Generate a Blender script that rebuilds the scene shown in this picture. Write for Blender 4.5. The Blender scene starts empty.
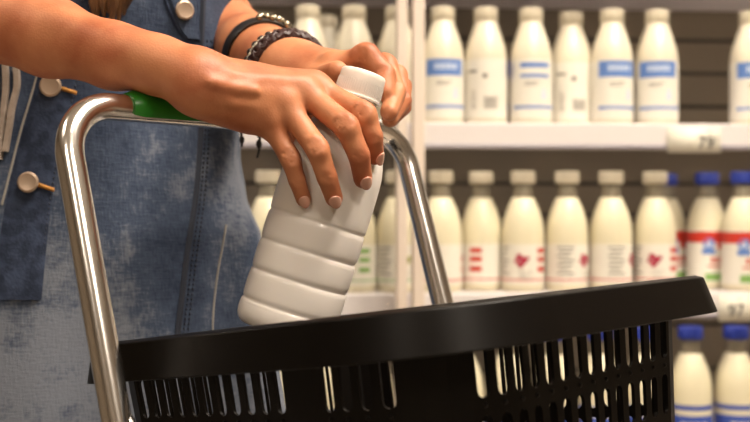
import bpy, bmesh, math, random
import numpy as np
from mathutils import Vector, Matrix, Quaternion
from mathutils.bvhtree import BVHTree
random.seed(7); np.random.seed(7)
PI = math.pi
C = bpy.context.scene.collection
sc = bpy.context.scene
ZC = 1.05; FP = 1087.0

def P(px, py, d):                      # where a sight line at that bearing is d metres ahead
    return Vector(((px-375)/FP*d, d, ZC+(211-py)/FP*d))

# ------------------------------------------------------------------ materials
def lin(c):
    return tuple(((v/255)/12.92 if v/255 <= .04045 else ((v/255+.055)/1.055)**2.4) for v in c)+(1,)
MATS = {}
def mat(name, rgb, rough=.5, metal=0, spec=.5, sss=0, sssr=(1,.3,.15), sscale=.004, coat=0, trans=0, noise=None, bump=None, ior=None, emit=None):
    m = bpy.data.materials.new(name); m.use_nodes = True
    nt = m.node_tree; b = nt.nodes['Principled BSDF']
    b.inputs['Base Color'].default_value = lin(rgb)
    b.inputs['Roughness'].default_value = rough
    b.inputs['Metallic'].default_value = metal
    b.inputs['Specular IOR Level'].default_value = spec
    b.inputs['Coat Weight'].default_value = coat
    b.inputs['Transmission Weight'].default_value = trans
    if ior: b.inputs['IOR'].default_value = ior
    if sss:
        b.inputs['Subsurface Weight'].default_value = sss
        b.inputs['Subsurface Radius'].default_value = sssr
        b.inputs['Subsurface Scale'].default_value = sscale
    if emit:
        b.inputs['Emission Color'].default_value = lin(emit[0]); b.inputs['Emission Strength'].default_value = emit[1]
    tc = nt.nodes.new('ShaderNodeTexCoord')
    if noise:                              # (rgb2, scale, detail, lo, hi)
        n = nt.nodes.new('ShaderNodeTexNoise'); n.inputs['Scale'].default_value = noise[1]; n.inputs['Detail'].default_value = noise[2]
        nt.links.new(tc.outputs['Object'], n.inputs['Vector'])
        r = nt.nodes.new('ShaderNodeMapRange'); r.inputs[1].default_value = noise[3]; r.inputs[2].default_value = noise[4]
        nt.links.new(n.outputs['Fac'], r.inputs[0])
        x = nt.nodes.new('ShaderNodeMix'); x.data_type = 'RGBA'
        x.inputs[6].default_value = lin(rgb); x.inputs[7].default_value = lin(noise[0])
        nt.links.new(r.outputs[0], x.inputs[0]); nt.links.new(x.outputs[2], b.inputs['Base Color'])
    if bump:                               # (scale, strength, distance)
        n = nt.nodes.new('ShaderNodeTexNoise'); n.inputs['Scale'].default_value = bump[0]; n.inputs['Detail'].default_value = 4
        nt.links.new(tc.outputs['Object'], n.inputs['Vector'])
        bp = nt.nodes.new('ShaderNodeBump'); bp.inputs['Strength'].default_value = bump[1]; bp.inputs['Distance'].default_value = bump[2]
        nt.links.new(n.outputs['Fac'], bp.inputs['Height']); nt.links.new(bp.outputs[0], b.inputs['Normal'])
    MATS[name] = m
    return m

mat('chrome', (236,232,228), .2, 1)
mat('basket_black', (11,8,6), .38, spec=.13, bump=(900,.08,.0005))
mat('green_grip', (34,120,32), .32, bump=(500,.1,.0006))
mat('milk_plastic', (240,233,226), .3, sss=.12, sssr=(1,.85,.6), sscale=.003, coat=.2)
mat('cap_white', (228,221,212), .38, sss=.2, sssr=(1,.9,.7), sscale=.004)
mat('milk_bg', (230,222,194), .3, sss=.0, coat=.2)
mat('milk_white', (226,218,198), .3, coat=.2)
mat('cap_bg', (204,194,172), .4)
mat('neck_clear', (165,155,135), .22, trans=.4)
mat('cap_blue', (24,50,150), .4)
mat('label_white', (236,232,222), .5)
mat('print_blue', (96,134,204), .5)
mat('print_blue_deep', (44,78,176), .5)
mat('print_pale', (205,218,240), .5)
mat('print_grey', (112,106,100), .5)
mat('print_red', (206,52,38), .5)
mat('print_pink', (176,40,72), .5)
mat('print_green', (130,175,95), .5)
mat('print_olive', (150,150,60), .5)
mat('shelf_white', (228,222,224), .4)
mat('shelf_rail', (170,165,176), .4)
mat('tag_paper', (238,234,222), .6)
mat('ink', (24,22,22), .6)
mat('case_back', (134,122,104), .55, noise=((116,106,92), 3, 2, .4, .65))
mat('case_line', (58,50,42), .6)
mat('case_white', (225,220,212), .4)
mat('door_frame', (206,192,178), .4)
mat('wheel', (40,40,42), .6)
mat('nail', (226,172,150), .22, coat=.3, sss=.1, sscale=.002)
mat('button', (172,150,130), .38, metal=.35)
mat('thread_orange', (176,124,56), .8)
mat('thread_dark', (34,40,54), .8)
mat('thread_pale', (150,146,140), .8)
mat('fray', (160,146,134), .85, bump=(200,.6,.002))
mat('leather_black', (24,19,18), .4)
mat('leather_red', (48,20,18), .42, bump=(500,.5,.001))
mat('bead_pale', (196,190,172), .35)
mat('bead_metal', (178,168,148), .25, metal=1)
mat('hair', (112,78,48), .45, noise=((70,46,28), 60, 3, .35, .65))
mat('shoe', (70,60,52), .6)
mat('floor_tile', (176,164,148), .35, noise=((158,146,130), 5, 4, .4, .6))
mat('ceiling_paint', (206,200,190), .8)
mat('wall_paint', (150,138,122), .8)
mat('lamp_on', (255,244,225), .5, emit=((255,238,212), 6))
mat('led_on', (255,248,235), .5, emit=((255,244,228), 4))

# skin with mottling, redder over wide areas
def skin_mat():
    m = mat('skin', (190,126,88), .5, spec=.38, sss=.12, sssr=(1,.4,.2), sscale=.004,
            noise=((164,94,62), 30, 5, .38, .68))
    nt = m.node_tree; b = nt.nodes['Principled BSDF']; tc = nt.nodes.new('ShaderNodeTexCoord')
    n1 = nt.nodes.new('ShaderNodeTexNoise'); n1.inputs['Scale'].default_value = 420; n1.inputs['Detail'].default_value = 3
    v = nt.nodes.new('ShaderNodeTexVoronoi'); v.inputs['Scale'].default_value = 620
    nt.links.new(tc.outputs['Object'], n1.inputs['Vector']); nt.links.new(tc.outputs['Object'], v.inputs['Vector'])
    a = nt.nodes.new('ShaderNodeMath'); a.operation = 'ADD'
    nt.links.new(n1.outputs['Fac'], a.inputs[0]); nt.links.new(v.outputs['Distance'], a.inputs[1])
    bp = nt.nodes.new('ShaderNodeBump'); bp.inputs['Strength'].default_value = .13; bp.inputs['Distance'].default_value = .0006
    nt.links.new(a.outputs[0], bp.inputs['Height']); nt.links.new(bp.outputs[0], b.inputs['Normal'])
skin_mat()

def denim_mat():
    m = bpy.data.materials.new('denim'); m.use_nodes = True; MATS['denim'] = m
    nt = m.node_tree; b = nt.nodes['Principled BSDF']; b.inputs['Roughness'].default_value = .85
    b.inputs['Specular IOR Level'].default_value = .2
    tc = nt.nodes.new('ShaderNodeTexCoord')
    def noise(s, d, st=None):
        n = nt.nodes.new('ShaderNodeTexNoise'); n.inputs['Scale'].default_value = s; n.inputs['Detail'].default_value = d
        if st:
            mp = nt.nodes.new('ShaderNodeMapping'); mp.inputs['Scale'].default_value = st
            nt.links.new(tc.outputs['Object'], mp.inputs['Vector']); nt.links.new(mp.outputs[0], n.inputs['Vector'])
        else: nt.links.new(tc.outputs['Object'], n.inputs['Vector'])
        return n
    big = noise(7, 4); mid = noise(60, 4); th = noise(500, 2, (1,1,.25)); th2 = noise(500, 2, (.25,.25,1))
    def mth(op, a, b_, v=None):
        n = nt.nodes.new('ShaderNodeMath'); n.operation = op
        nt.links.new(a, n.inputs[0])
        if v is None: nt.links.new(b_, n.inputs[1])
        else: n.inputs[1].default_value = v
        return n.outputs[0]
    s1 = mth('MULTIPLY', big.outputs['Fac'], None, .9)
    s2 = mth('MULTIPLY', mid.outputs['Fac'], None, .35)
    s3 = mth('ADD', th.outputs['Fac'], th2.outputs['Fac'])
    s3b = mth('MULTIPLY', s3, None, .22)
    s = mth('ADD', s1, s2); s = mth('ADD', s, s3b)
    # the cloth is more washed out over the thighs
    sx = nt.nodes.new('ShaderNodeSeparateXYZ'); nt.links.new(tc.outputs['Object'], sx.inputs[0])
    mr = nt.nodes.new('ShaderNodeMapRange'); mr.inputs[1].default_value = 1.02; mr.inputs[2].default_value = .90; mr.inputs[3].default_value = 0; mr.inputs[4].default_value = .13
    nt.links.new(sx.outputs[2], mr.inputs[0])
    s = mth('ADD', s, mr.outputs[0])
    rp = nt.nodes.new('ShaderNodeValToRGB'); e = rp.color_ramp.elements
    e[0].position = .62; e[0].color = lin((38,48,68)); e[1].position = 1.12 if False else 1.0; e[1].color = lin((112,118,130))
    k = rp.color_ramp.elements.new(.84); k.color = lin((64,75,95))
    nt.links.new(s, rp.inputs[0]); nt.links.new(rp.outputs[0], b.inputs['Base Color'])
    bp = nt.nodes.new('ShaderNodeBump'); bp.inputs['Strength'].default_value = .5; bp.inputs['Distance'].default_value = .001
    nt.links.new(s3, bp.inputs['Height']); nt.links.new(bp.outputs[0], b.inputs['Normal'])
denim_mat()
mat('denim_dark', (38,46,64), .85, spec=.2, bump=(400,.5,.001), noise=((56,66,88), 80, 3, .4, .6))

def glass_mat():
    m = bpy.data.materials.new('pane_glass'); m.use_nodes = True; nt = m.node_tree; nt.nodes.clear()
    o = nt.nodes.new('ShaderNodeOutputMaterial'); mx = nt.nodes.new('ShaderNodeMixShader')
    t = nt.nodes.new('ShaderNodeBsdfTransparent'); g = nt.nodes.new('ShaderNodeBsdfGlossy'); g.inputs['Roughness'].default_value = .02
    lw = nt.nodes.new('ShaderNodeLayerWeight'); lw.inputs[0].default_value = .5
    pw = nt.nodes.new('ShaderNodeMath'); pw.operation = 'POWER'; pw.inputs[1].default_value = 5; nt.links.new(lw.outputs['Facing'], pw.inputs[0])
    f = nt.nodes.new('ShaderNodeMath'); f.operation = 'MULTIPLY_ADD'; f.inputs[1].default_value = .8; f.inputs[2].default_value = .03; nt.links.new(pw.outputs[0], f.inputs[0])
    t.inputs[0].default_value = (.97,.97,.96,1)
    nt.links.new(f.outputs[0], mx.inputs[0]); nt.links.new(t.outputs[0], mx.inputs[1]); nt.links.new(g.outputs[0], mx.inputs[2])
    nt.links.new(mx.outputs[0], o.inputs[0]); MATS['pane_glass'] = m
glass_mat()

# ------------------------------------------------------------------ object helpers
def empty(name, loc=(0,0,0), rz=0):
    o = bpy.data.objects.new(name, None); C.objects.link(o); o.location = loc; o.rotation_euler = (0,0,rz)
    o.empty_display_size = .05
    return o
def tag(o, label=None, cat=None, group=None, kind=None):
    if label: o['label'] = label
    if cat: o['category'] = cat
    if group: o['group'] = group
    if kind: o['kind'] = kind
    return o
def link_mesh(name, me, m, parent=None, smooth=True):
    o = bpy.data.objects.new(name, me); C.objects.link(o)
    if m: me.materials.append(MATS[m])
    if smooth:
        me.polygons.foreach_set('use_smooth', [True]*len(me.polygons))
    if parent is not None: o.parent = parent
    return o
def from_world(o):                        # mesh given in world coordinates: cancel its parent's placement
    if o.parent is not None:
        p = o.parent; mw = Matrix.Identity(4)
        ch = []
        while p is not None: ch.append(p); p = p.parent
        for q in reversed(ch): mw = mw @ q.matrix_basis
        o.matrix_basis = mw.inverted() @ Matrix.Identity(4)
    return o

class MB:
    def __init__(s): s.v = []; s.f = []
    def add(s, vs, fs):
        n = len(s.v); s.v += [tuple(v) for v in vs]; s.f += [tuple(i+n for i in f) for f in fs]; return s
    def box(s, lo, hi, M=None):
        vs = [Vector((x,y,z)) for x in (lo[0],hi[0]) for y in (lo[1],hi[1]) for z in (lo[2],hi[2])]
        if M is not None: vs = [M @ v for v in vs]
        return s.add(vs, [(0,1,3,2),(4,6,7,5),(0,4,5,1),(2,3,7,6),(0,2,6,4),(1,5,7,3)])
    def tube(s, pts, r, n=12, closed=False, flat=1.0, up=None):
        pts = [Vector(p) for p in pts]; N = len(pts)
        rs = r if isinstance(r, (list,tuple)) else [r]*N
        vs = []; prev = None
        for i,p in enumerate(pts):
            if closed: t = pts[(i+1)%N]-pts[i-1]
            else: t = pts[min(i+1,N-1)]-pts[max(i-1,0)]
            t = t.normalized()
            if prev is None:
                a = Vector(up) if up is not None else (Vector((0,0,1)) if abs(t.z) < .9 else Vector((1,0,0)))
            else: a = prev
            a = (a - t*a.dot(t)).normalized(); prev = a; b = t.cross(a)
            for k in range(n):
                q = 2*PI*k/n; vs.append(p + a*math.cos(q)*rs[i]*flat + b*math.sin(q)*rs[i])
        fs = []
        m = N if closed else N-1
        for i in range(m):
            j = (i+1)%N
            for k in range(n):
                k2 = (k+1)%n; fs.append((i*n+k, i*n+k2, j*n+k2, j*n+k))
        if not closed:
            fs.append(tuple(range(n))[::-1]); fs.append(tuple((N-1)*n+k for k in range(n)))
        return s.add(vs, fs)
    def lathe(s, prof, n=40, M=None, ribs=None):
        vs = []
        for (r,z) in prof:
            for k in range(n):
                q = 2*PI*k/n; v = Vector((r*math.cos(q), r*math.sin(q), z)); vs.append(M @ v if M is not None else v)
        fs = []
        for i in range(len(prof)-1):
            for k in range(n):
                k2 = (k+1)%n; fs.append((i*n+k, i*n+k2, (i+1)*n+k2, (i+1)*n+k))
        L = (len(prof)-1)*n
        if prof[0][0] > 1e-6: fs.append(tuple(range(n))[::-1])
        if prof[-1][0] > 1e-6: fs.append(tuple(L+k for k in range(n)))
        return s.add(vs, fs)
    def ball(s, c, r, n=12, sc=(1,1,1)):
        prof = [(max(r*math.sin(PI*i/8),1e-7), -r*math.cos(PI*i/8)) for i in range(9)]
        M = Matrix.Translation(c) @ Matrix.Diagonal((sc[0],sc[1],sc[2],1))
        return s.lathe(prof, n, M)
    def build(s, name, m, parent=None, smooth=True, bevel=0, auto=True):
        me = bpy.data.meshes.new(name); me.from_pydata(s.v, [], s.f); me.update()
        bm = bmesh.new(); bm.from_mesh(me); bmesh.ops.recalc_face_normals(bm, faces=bm.faces)
        if smooth and auto:
            for e in bm.edges:
                if len(e.link_faces) == 2 and e.calc_face_angle(0) > .7: e.smooth = False
        bm.to_mesh(me); bm.free()
        o = link_mesh(name, me, m, parent, smooth)
        if bevel:
            b = o.modifiers.new('b', 'BEVEL'); b.width = bevel; b.segments = 2; b.limit_method = 'ANGLE'
        return o
def smooth_pts(pts, n=8):                  # Catmull-Rom through the points
    pts = [Vector(p) for p in pts]; Q = [2*pts[0]-pts[1]]+pts+[2*pts[-1]-pts[-2]]; out = []
    for i in range(1, len(Q)-2):
        for k in range(n):
            t = k/n; a,b,c,d = Q[i-1],Q[i],Q[i+1],Q[i+2]
            out.append(.5*((2*b)+(c-a)*t+(2*a-5*b+4*c-d)*t*t+(3*b-a-3*c+d)*t**3))
    out.append(pts[-1]); return out

# ------------------------------------------------------------------ signed-distance skin surfaces
def cap(p, a, b, ra, rb):
    a = np.array(a, np.float32); b = np.array(b, np.float32); ab = b-a
    t = np.clip(((p-a)@ab)/max(float(ab@ab),1e-9), 0, 1)
    return np.linalg.norm(p-a-t[:,None]*ab, axis=1)-(ra+(rb-ra)*t)
def ell(p, c, r, R=None):
    q = p-np.array(c, np.float32)
    if R is not None: q = q@R
    r = np.array(r, np.float32)
    k0 = np.linalg.norm(q/r, axis=1); k1 = np.linalg.norm(q/(r*r), axis=1)+1e-9
    return k0*(k0-1)/k1
def smin(a, b, k):
    h = np.maximum(k-np.abs(a-b), 0)/k
    return np.minimum(a, b)-h*h*k*.25
def sdf_mesh(fn, lo, hi, h):
    lo = np.array(lo, np.float32); hi = np.array(hi, np.float32); B = 12
    nb = np.ceil((hi-lo)/h/B).astype(int); n = nb*B
    V = np.full(tuple(n), 1.0, np.float32)
    g = np.stack(np.meshgrid(*[np.arange(k) for k in nb], indexing='ij'), -1).reshape(-1,3)
    cen = lo+(g*B+B/2)*h
    d = fn(cen.astype(np.float32)); lim = B*h*.95
    loc = np.stack(np.meshgrid(*[np.arange(B)]*3, indexing='ij'), -1).reshape(-1,3)
    for q,dd in zip(g, d):
        s = tuple(slice(a*B, a*B+B) for a in q)
        if abs(dd) > lim: V[s] = dd
    act = g[np.abs(d) <= lim]
    for i in range(0, len(act), 64):
        A = act[i:i+64]
        pts = (lo+(A[:,None,:]*B+loc[None])*h).reshape(-1,3).astype(np.float32)
        vals = fn(pts).reshape(len(A), B, B, B)
        for q,v in zip(A, vals):
            V[q[0]*B:q[0]*B+B, q[1]*B:q[1]*B+B, q[2]*B:q[2]*B+B] = v
    ins = V < 0
    cnt = sum(ins[i:n[0]-1+i, j:n[1]-1+j, k:n[2]-1+k].astype(np.int8) for i in (0,1) for j in (0,1) for k in (0,1))
    cells = np.argwhere((cnt > 0) & (cnt < 8))
    idx = np.full(tuple(n-1), -1, np.int64); idx[tuple(cells.T)] = np.arange(len(cells))
    acc = np.zeros((len(cells),3)); w = np.zeros(len(cells))
    cor = [(i,j,k) for i in (0,1) for j in (0,1) for k in (0,1)]
    for a in cor:
        for b in cor:
            if sum(x != y for x,y in zip(a,b)) == 1 and a < b:
                va = V[tuple((cells+a).T)]; vb = V[tuple((cells+b).T)]
                m = (va < 0) != (vb < 0); t = np.where(m, va/np.where(m, va-vb, 1), 0)
                pos = np.array(a)+t[:,None]*(np.array(b)-np.array(a))
                acc += np.where(m[:,None], pos, 0); w += m
    verts = lo+(cells+acc/w[:,None])*h
    faces = []
    for ax in range(3):
        u,v = (ax+1)%3, (ax+2)%3
        sl = [slice(1,None)]*3; s0 = list(sl); s1 = list(sl)
        s0[ax] = slice(0,-1); s1[ax] = slice(1,None); s0[u] = s1[u] = slice(1,-1); s0[v] = s1[v] = slice(1,-1)
        A = ins[tuple(s0)]; Bb = ins[tuple(s1)]
        for flip,mk in ((False, A & ~Bb), (True, ~A & Bb)):
            e = np.argwhere(mk)
            off = np.ones(3, int); off[ax] = 0; e = e+off
            def I(du,dv):
                q = e.copy(); q[:,u] -= du; q[:,v] -= dv; return idx[tuple(q.T)]
            F = np.stack([I(1,1), I(0,1), I(0,0), I(1,0)], 1)
            if flip: F = F[:,::-1]
            faces.append(F)
    F = np.concatenate(faces); F = F[(F >= 0).all(1)]
    return verts, F

def frame_R(ax, up):                       # rows: local axes as columns for q@R
    ax = Vector(ax).normalized(); up = Vector(up); up = (up-ax*up.dot(ax)).normalized(); s = ax.cross(up)
    return np.array([[ax[i], s[i], up[i]] for i in range(3)], np.float32)

# -- near (right) hand
CAMP = Vector((0,0,ZC))
RH = {
 'index':  [P(314,87,.766), P(364.5,114,.746), P(372.5,137,.7455), P(375,156,.7535)],
 'middle': [P(302,91,.754), P(346.5,126.5,.731), P(359,155,.7315), P(363,179,.7405)],
 'ring':   [P(284,103,.745), P(317.5,149,.7245), P(327,177,.7265), P(334,198,.7335)],
 'little': [P(268,119,.742), P(290.5,159,.7335), P(297,180,.7345), P(303.5,199,.7395)],
}
RR = {'index': (.0090,.0082,.0074,.0064), 'middle': (.0092,.0086,.0075,.0066), 'ring': (.0086,.0078,.0070,.0062), 'little': (.0080,.0068,.0060,.0054)}
def finger(p, J, R, k=.0012):
    d = None
    for i in range(3):
        a,b = J[i],J[i+1]; ra,rb = R[i],R[i+1]
        mid = (a+b)*.5; rm = (ra+rb)*.5*.985
        c = np.minimum(cap(p,a,mid,ra,rm), cap(p,mid,b,rm,rb))
        d = c if d is None else smin(d, c, k)
    # knuckle bulge and finger pad
    to = CAMP-J[1]
    for jn,(w_,offs) in ((1,(.9,(-.0042,-.0014,.0014,.0042))),(2,(.8,(-.0018,.0012)))):
        axd = (J[jn+1]-J[jn-1]).normalized(); t2 = (CAMP-J[jn]).normalized(); n = (t2-axd*t2.dot(axd)).normalized(); sd = axd.cross(n)
        if jn == 1: d = smin(d, cap(p, J[jn]+n*R[jn]*.28-axd*.003, J[jn]+n*R[jn]*.28+axd*.003, R[jn]*.80, R[jn]*.80), .004)
        for o in offs:
            c = J[jn]+n*R[jn]*(1.06 if jn == 1 else .99)+axd*o
            g = np.minimum(cap(p, c, c+sd*R[jn]*.5*w_-n*R[jn]*.14, .0007, .0004), cap(p, c, c-sd*R[jn]*.5*w_-n*R[jn]*.14, .0007, .0004))
            d = -smin(-d, g, .0022)
    return d
RW = P(198,79,.722)                        # wrist
RE = Vector((-.362,.835,1.218))            # elbow
RS = Vector((-.465,1.02,1.43))
def right_hand(p):
    W = RW
    d = cap(p, P(204,83,.726), P(250,93,.745), .0185, .0185)
    d = smin(d, cap(p, P(202,90,.728), P(250,106,.737), .0150, .0165), .014)
    mets = [('index',P(232,81,.748),.0125,.0105), ('middle',P(226,86,.734),.0125,.0112), ('ring',P(222,92,.727),.0125,.0108), ('little',P(220,100,.727),.0125,.0098)]
    for n,a,ra,rb in mets: d = smin(d, cap(p, a, RH[n][0], ra, rb), .010)
    # palm side filling
    d = smin(d, cap(p, P(225,95,.752), P(285,100,.765), .016, .010), .014)
    # thumb mass and thumb round the back of the bottle
    th = smin(cap(p, P(222,98,.755), P(262,116,.782), .0155, .0125), cap(p, P(262,116,.782), P(288,130,.812), .0118, .0095), .006)
    th = smin(th, cap(p, P(288,130,.812), P(318,141,.829), .0092, .0078), .005)
    d = smin(d, th, .010)
    # knuckles, tendons
    for n,r in (('index',.0094),('middle',.0100),('ring',.0095),('little',.0092)):
        c = RH[n][0]; to = (CAMP-c).normalized()
        d = smin(d, cap(p, c+to*.0048, c+to*.0048, r, r), .005)
    for n,a in (('index',P(238,77,.732)),('middle',P(228,80,.716)),('ring',P(224,89,.711)),('little',P(222,99,.714))):
        c = RH[n][0]; b = a+(c-a)*.93; up = Vector((-.1,-.9,.5)).normalized()
        b = b+up*.0072; a2 = a+up*.0005
        d = smin(d, cap(p, a2+up*.0012, b+up*.001, .0026, .0034), .0055)
    # veins
    for pts in ([P(212,84,.704),P(236,90,.714),P(256,92,.719)], [P(205,95,.709),P(232,104,.715),P(252,106,.722)], [P(236,90,.714),P(262,82,.728)]):
        for a,b in zip(pts[:-1], pts[1:]): d = smin(d, cap(p, a+Vector((0,-.0009,.0006)), b+Vector((0,-.0009,.0006)), .0017, .0015), .004)
    res = None
    for n in RH:
        f = finger(p, RH[n], RR[n])
        w = smin(d, f, .0085)
        res = w if res is None else smin(res, w, .0014)
    return res
def right_arm(p):
    A = [(RS,.046),(RE,.037),(P(-20,14,.805),.0330),(P(50,37,.775),.0268),(P(115,56,.748),.0212),(P(155,64.5,.735),.0178),(P(190,75,.726),.0178)]
    d = None
    for (a,ra),(b,rb) in zip(A[:-1], A[1:]):
        c = cap(p, a, b, ra, rb); d = c if d is None else smin(d, c, .012)
    d = smin(d, cap(p, P(140,58,.745), RW, .0168, .0175), .008)
    d = smin(d, cap(p, P(197,85,.718), P(197,85,.718), .0135, .0135), .012)     # ulna head
    d = smin(d, cap(p, P(60,22,.752), P(190,72,.716), .004, .0035), .014)         # long tendon
    return smin(d, right_hand(p), .012)

# -- far (left) hand
LH = {
 'index':  [P(334,69,0.838), P(367,54.5,0.822), P(385,74,0.814), P(386,93,0.806)],
 'middle': [P(344,67,0.856), P(386,65,0.836), P(396,92,0.818), P(389,112,0.798)],
 'ring':   [P(350,74,0.871), P(397,75,0.850), P(402,101,0.832), P(390,119,0.810)],
 'little': [P(352,84,0.880), P(402,86,0.860), P(403,107,0.844), P(391,120,0.826)],
}
LR = {'index': (.0094,.0090,.0080,.0070), 'middle': (.0092,.0088,.0078,.0068), 'ring': (.0090,.0082,.0074,.0064), 'little': (.0080,.0074,.0066,.0058)}
LW = P(291,73,.883); LE = Vector((-.215,1.20,1.300)); LS = Vector((-.17,1.07,1.45))
def left_arm(p):
    d = cap(p, LS, LE, .046, .038)
    A = [(LE,.038),(P(213,24,1.095),.036),(P(255,53,.975),.0285),(LW,.0255)]
    for (a,ra),(b,rb) in zip(A[:-1], A[1:]): d = smin(d, cap(p, a, b, ra, rb), .02)
    h = cap(p, LW, P(325,77,0.863), .0235, .019)
    h = smin(h, cap(p, P(300,88,0.898), P(340,88,0.883), .018, .015), .012)
    for n,a in (('index',P(303,64,0.868)),('middle',P(305,68,0.880)),('ring',P(306,76,0.893)),('little',P(306,86,0.898))):
        h = smin(h, cap(p, a, LH[n][0], .0125, .0108), .010)
    th = smin(cap(p, P(300,78,0.863), P(318,80,0.836), .014, .0115), cap(p, P(318,80,0.836), P(337,72,0.803), .0095, .0078), .006)
    h = smin(h, th, .008)
    h = smin(h, cap(p, LH['index'][0]+Vector((0,-.004,.004)), LH['index'][0], .009, .009), .006)
    d = smin(d, h, .014)
    res = None
    for n in LH:
        w = smin(d, finger(p, LH[n], LR[n]), .008)
        res = w if res is None else smin(res, w, .0016)
    return res

TX, TY = -.31, 1.045                        # middle of the trunk
def trunk(p):
    d = ell(p, (TX,TY,1.30), (.15,.10,.20))
    d = smin(d, ell(p, (TX,TY,1.08), (.135,.095,.18)), .06)
    d = smin(d, ell(p, (TX,TY+.01,.93), (.165,.11,.14)), .06)
    d = smin(d, cap(p, RS, RE, .048, .038), .04)
    d = smin(d, cap(p, LS, LE, .048, .040), .04)
    d = smin(d, cap(p, (TX-.12,TY,1.44), (TX+.12,TY,1.44), .045, .045), .05)
    d = smin(d, cap(p, (TX,TY+.01,1.44), (TX,TY-.01,1.56), .052, .048), .03)
    # head
    d = smin(d, ell(p, (TX,TY-.02,1.66), (.073,.093,.112)), .02)
    d = smin(d, ell(p, (TX,TY-.06,1.60), (.048,.045,.052)), .03)
    d = smin(d, cap(p, (TX,TY-.108,1.67), (TX,TY-.124,1.635), .008, .012), .012)
    d = smin(d, cap(p, (TX-.018,TY-.098,1.597), (TX+.018,TY-.098,1.597), .007, .007), .006)
    for s in (-1,1):
        d = smin(d, ell(p, (TX+s*.074,TY-.01,1.655), (.008,.018,.030)), .006)
        e = np.linalg.norm(p-np.array((TX+s*.030,TY-.118,1.675), np.float32), axis=1)-.013
        d = np.maximum(d, -e)
        d = np.minimum(d, ell(p, (TX+s*.030,TY-.094,1.675), (.013,.013,.012)))
        d = smin(d, cap(p, (TX+s*.085,TY+.01,.88), (TX+s*.085,TY,.50), .078, .052), .03)
        d = smin(d, cap(p, (TX+s*.085,TY,.50), (TX+s*.085,TY+.03,.36), .052, .053), .02)
        d = smin(d, cap(p, (TX+s*.085,TY+.03,.36), (TX+s*.085,TY+.03,.09), .053, .035), .02)
        d = smin(d, cap(p, (TX+s*.085,TY+.03,.06), (TX+s*.10,TY-.12,.045), .034, .028), .02)
    return d

def join_meshes(parts):
    vs = []; fs = []; n = 0
    for v,f in parts:
        vs.append(v); fs.append(f+n); n += len(v)
    return np.concatenate(vs), np.concatenate(fs)
v1,f1 = sdf_mesh(right_arm, (-.46,.68,1.03), (.03,1.0,1.34), .0015)
v2,f2 = sdf_mesh(left_arm, (-.26,.735,1.09), (.05,1.20,1.42), .0016)
v3,f3 = sdf_mesh(trunk, (-.62,.80,.005), (-.05,1.38,1.80), .010)
V,F = join_meshes([(v1,f1),(v2,f2),(v3,f3)])

person = empty('person', (TX,TY,0))
tag(person, 'person in a sleeveless button-front denim dress gripping a tilted milk bottle with both hands', 'person')
def world_mesh(name, v, f, m, parent):
    off = np.array(parent.location) if parent is not None else 0
    me = bpy.data.meshes.new(name); me.from_pydata((v-off).tolist(), [], f.tolist()); me.update()
    return link_mesh(name, me, m, parent, True)
body = world_mesh('body', V, F, 'skin', person)
body['label'] = 'bare tanned arms and hands'
sm = body.modifiers.new('s', 'SMOOTH'); sm.factor = .5; sm.iterations = 2

def W(mb, name, m, parent, **k):           # build world-coordinate geometry under a parent
    o = mb.build(name, m, parent, **k)
    return from_world(o)

# fingernails
def nail(J, r, w=.0052, l=.0062, side=Vector((0,0,0))):
    a,b = J[2],J[3]; ax = (b-a).normalized(); to = (CAMP-b).normalized()+side
    n = (to-ax*to.dot(ax)).normalized(); s = ax.cross(n)
    c = b+ax*(r*.08)+n*(r*.86)
    n2 = (n+ax*.22).normalized(); ax2 = (ax-n2*ax.dot(n2)).normalized(); s = ax2.cross(n2)
    mb = MB(); vs = []; fs = []; N = 9; K = 9
    for i in range(N):
        for k in range(K):
            u = -1+2*i/(N-1); v = -1+2*k/(K-1)
            uu = u*math.sqrt(1-v*v/2); vv = v*math.sqrt(1-u*u/2)
            hgt = .0012-(vv*vv)*.0022-(uu*uu)*.0004
            vs.append(c+ax2*uu*l+s*vv*w+n2*hgt)
    for i in range(N-1):
        for k in range(K-1): fs.append((i*K+k, i*K+k+1, (i+1)*K+k+1, (i+1)*K+k))
    mb.add(vs, fs); o = W(mb, 'fingernail', 'nail', person)
    so = o.modifiers.new('t', 'SOLIDIFY'); so.thickness = .0007; so.offset = 0
nail(RH['little'], RR['little'][3], .0036, .0048)
nail(RH['ring'], RR['ring'][3], .0042, .0052)
nail(RH['middle'], RR['middle'][3], .0044, .0054, Vector((.35,0,0)))
nail(RH['index'], RR['index'][3], .0042, .0052, Vector((.9,0,0)))

# ------------------------------------------------------------------ denim dress
def prof(z, tab):
    return float(np.interp(z, [t[0] for t in tab], [t[1] for t in tab]))
AX = [(.55,.262),(.80,.240),(.92,.222),(.975,.216),(1.03,.212),(1.06,.199),(1.10,.190),(1.20,.186),(1.30,.184),(1.38,.182),(1.44,.165),(1.485,.11)]
BY = [(.55,.20),(.80,.175),(.95,.160),(1.05,.148),(1.15,.140),(1.30,.150),(1.38,.140),(1.44,.10),(1.485,.07)]
NZ, NT = 190, 240
def dress_pt(t, z):
    a = prof(z, AX)*.945; b = prof(z, BY)*.95
    n = 2.4
    ct, st = math.cos(t), math.sin(t)
    x = a*math.copysign(abs(ct)**(2/n), ct); y = b*math.copysign(abs(st)**(2/n), st)
    w = max(0, min(1, (1.08-z)/.3))
    f = 1+.012*math.sin(7*t+9*z)+.008*math.sin(13*t-14*z+1)+w*(.030*math.sin(9*t+1.3+2*z)+.018*math.sin(17*t+.4))
    f += .006*math.sin(40*z+5*t)*(1-w)
    return Vector((TX+x*f, TY+y*f, z))
mb = MB(); vs = []; fs = []
for i in range(NZ):
    z = .55+(1.485-.55)*i/(NZ-1)
    for k in range(NT): vs.append(dress_pt(2*PI*k/NT, z))
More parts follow.
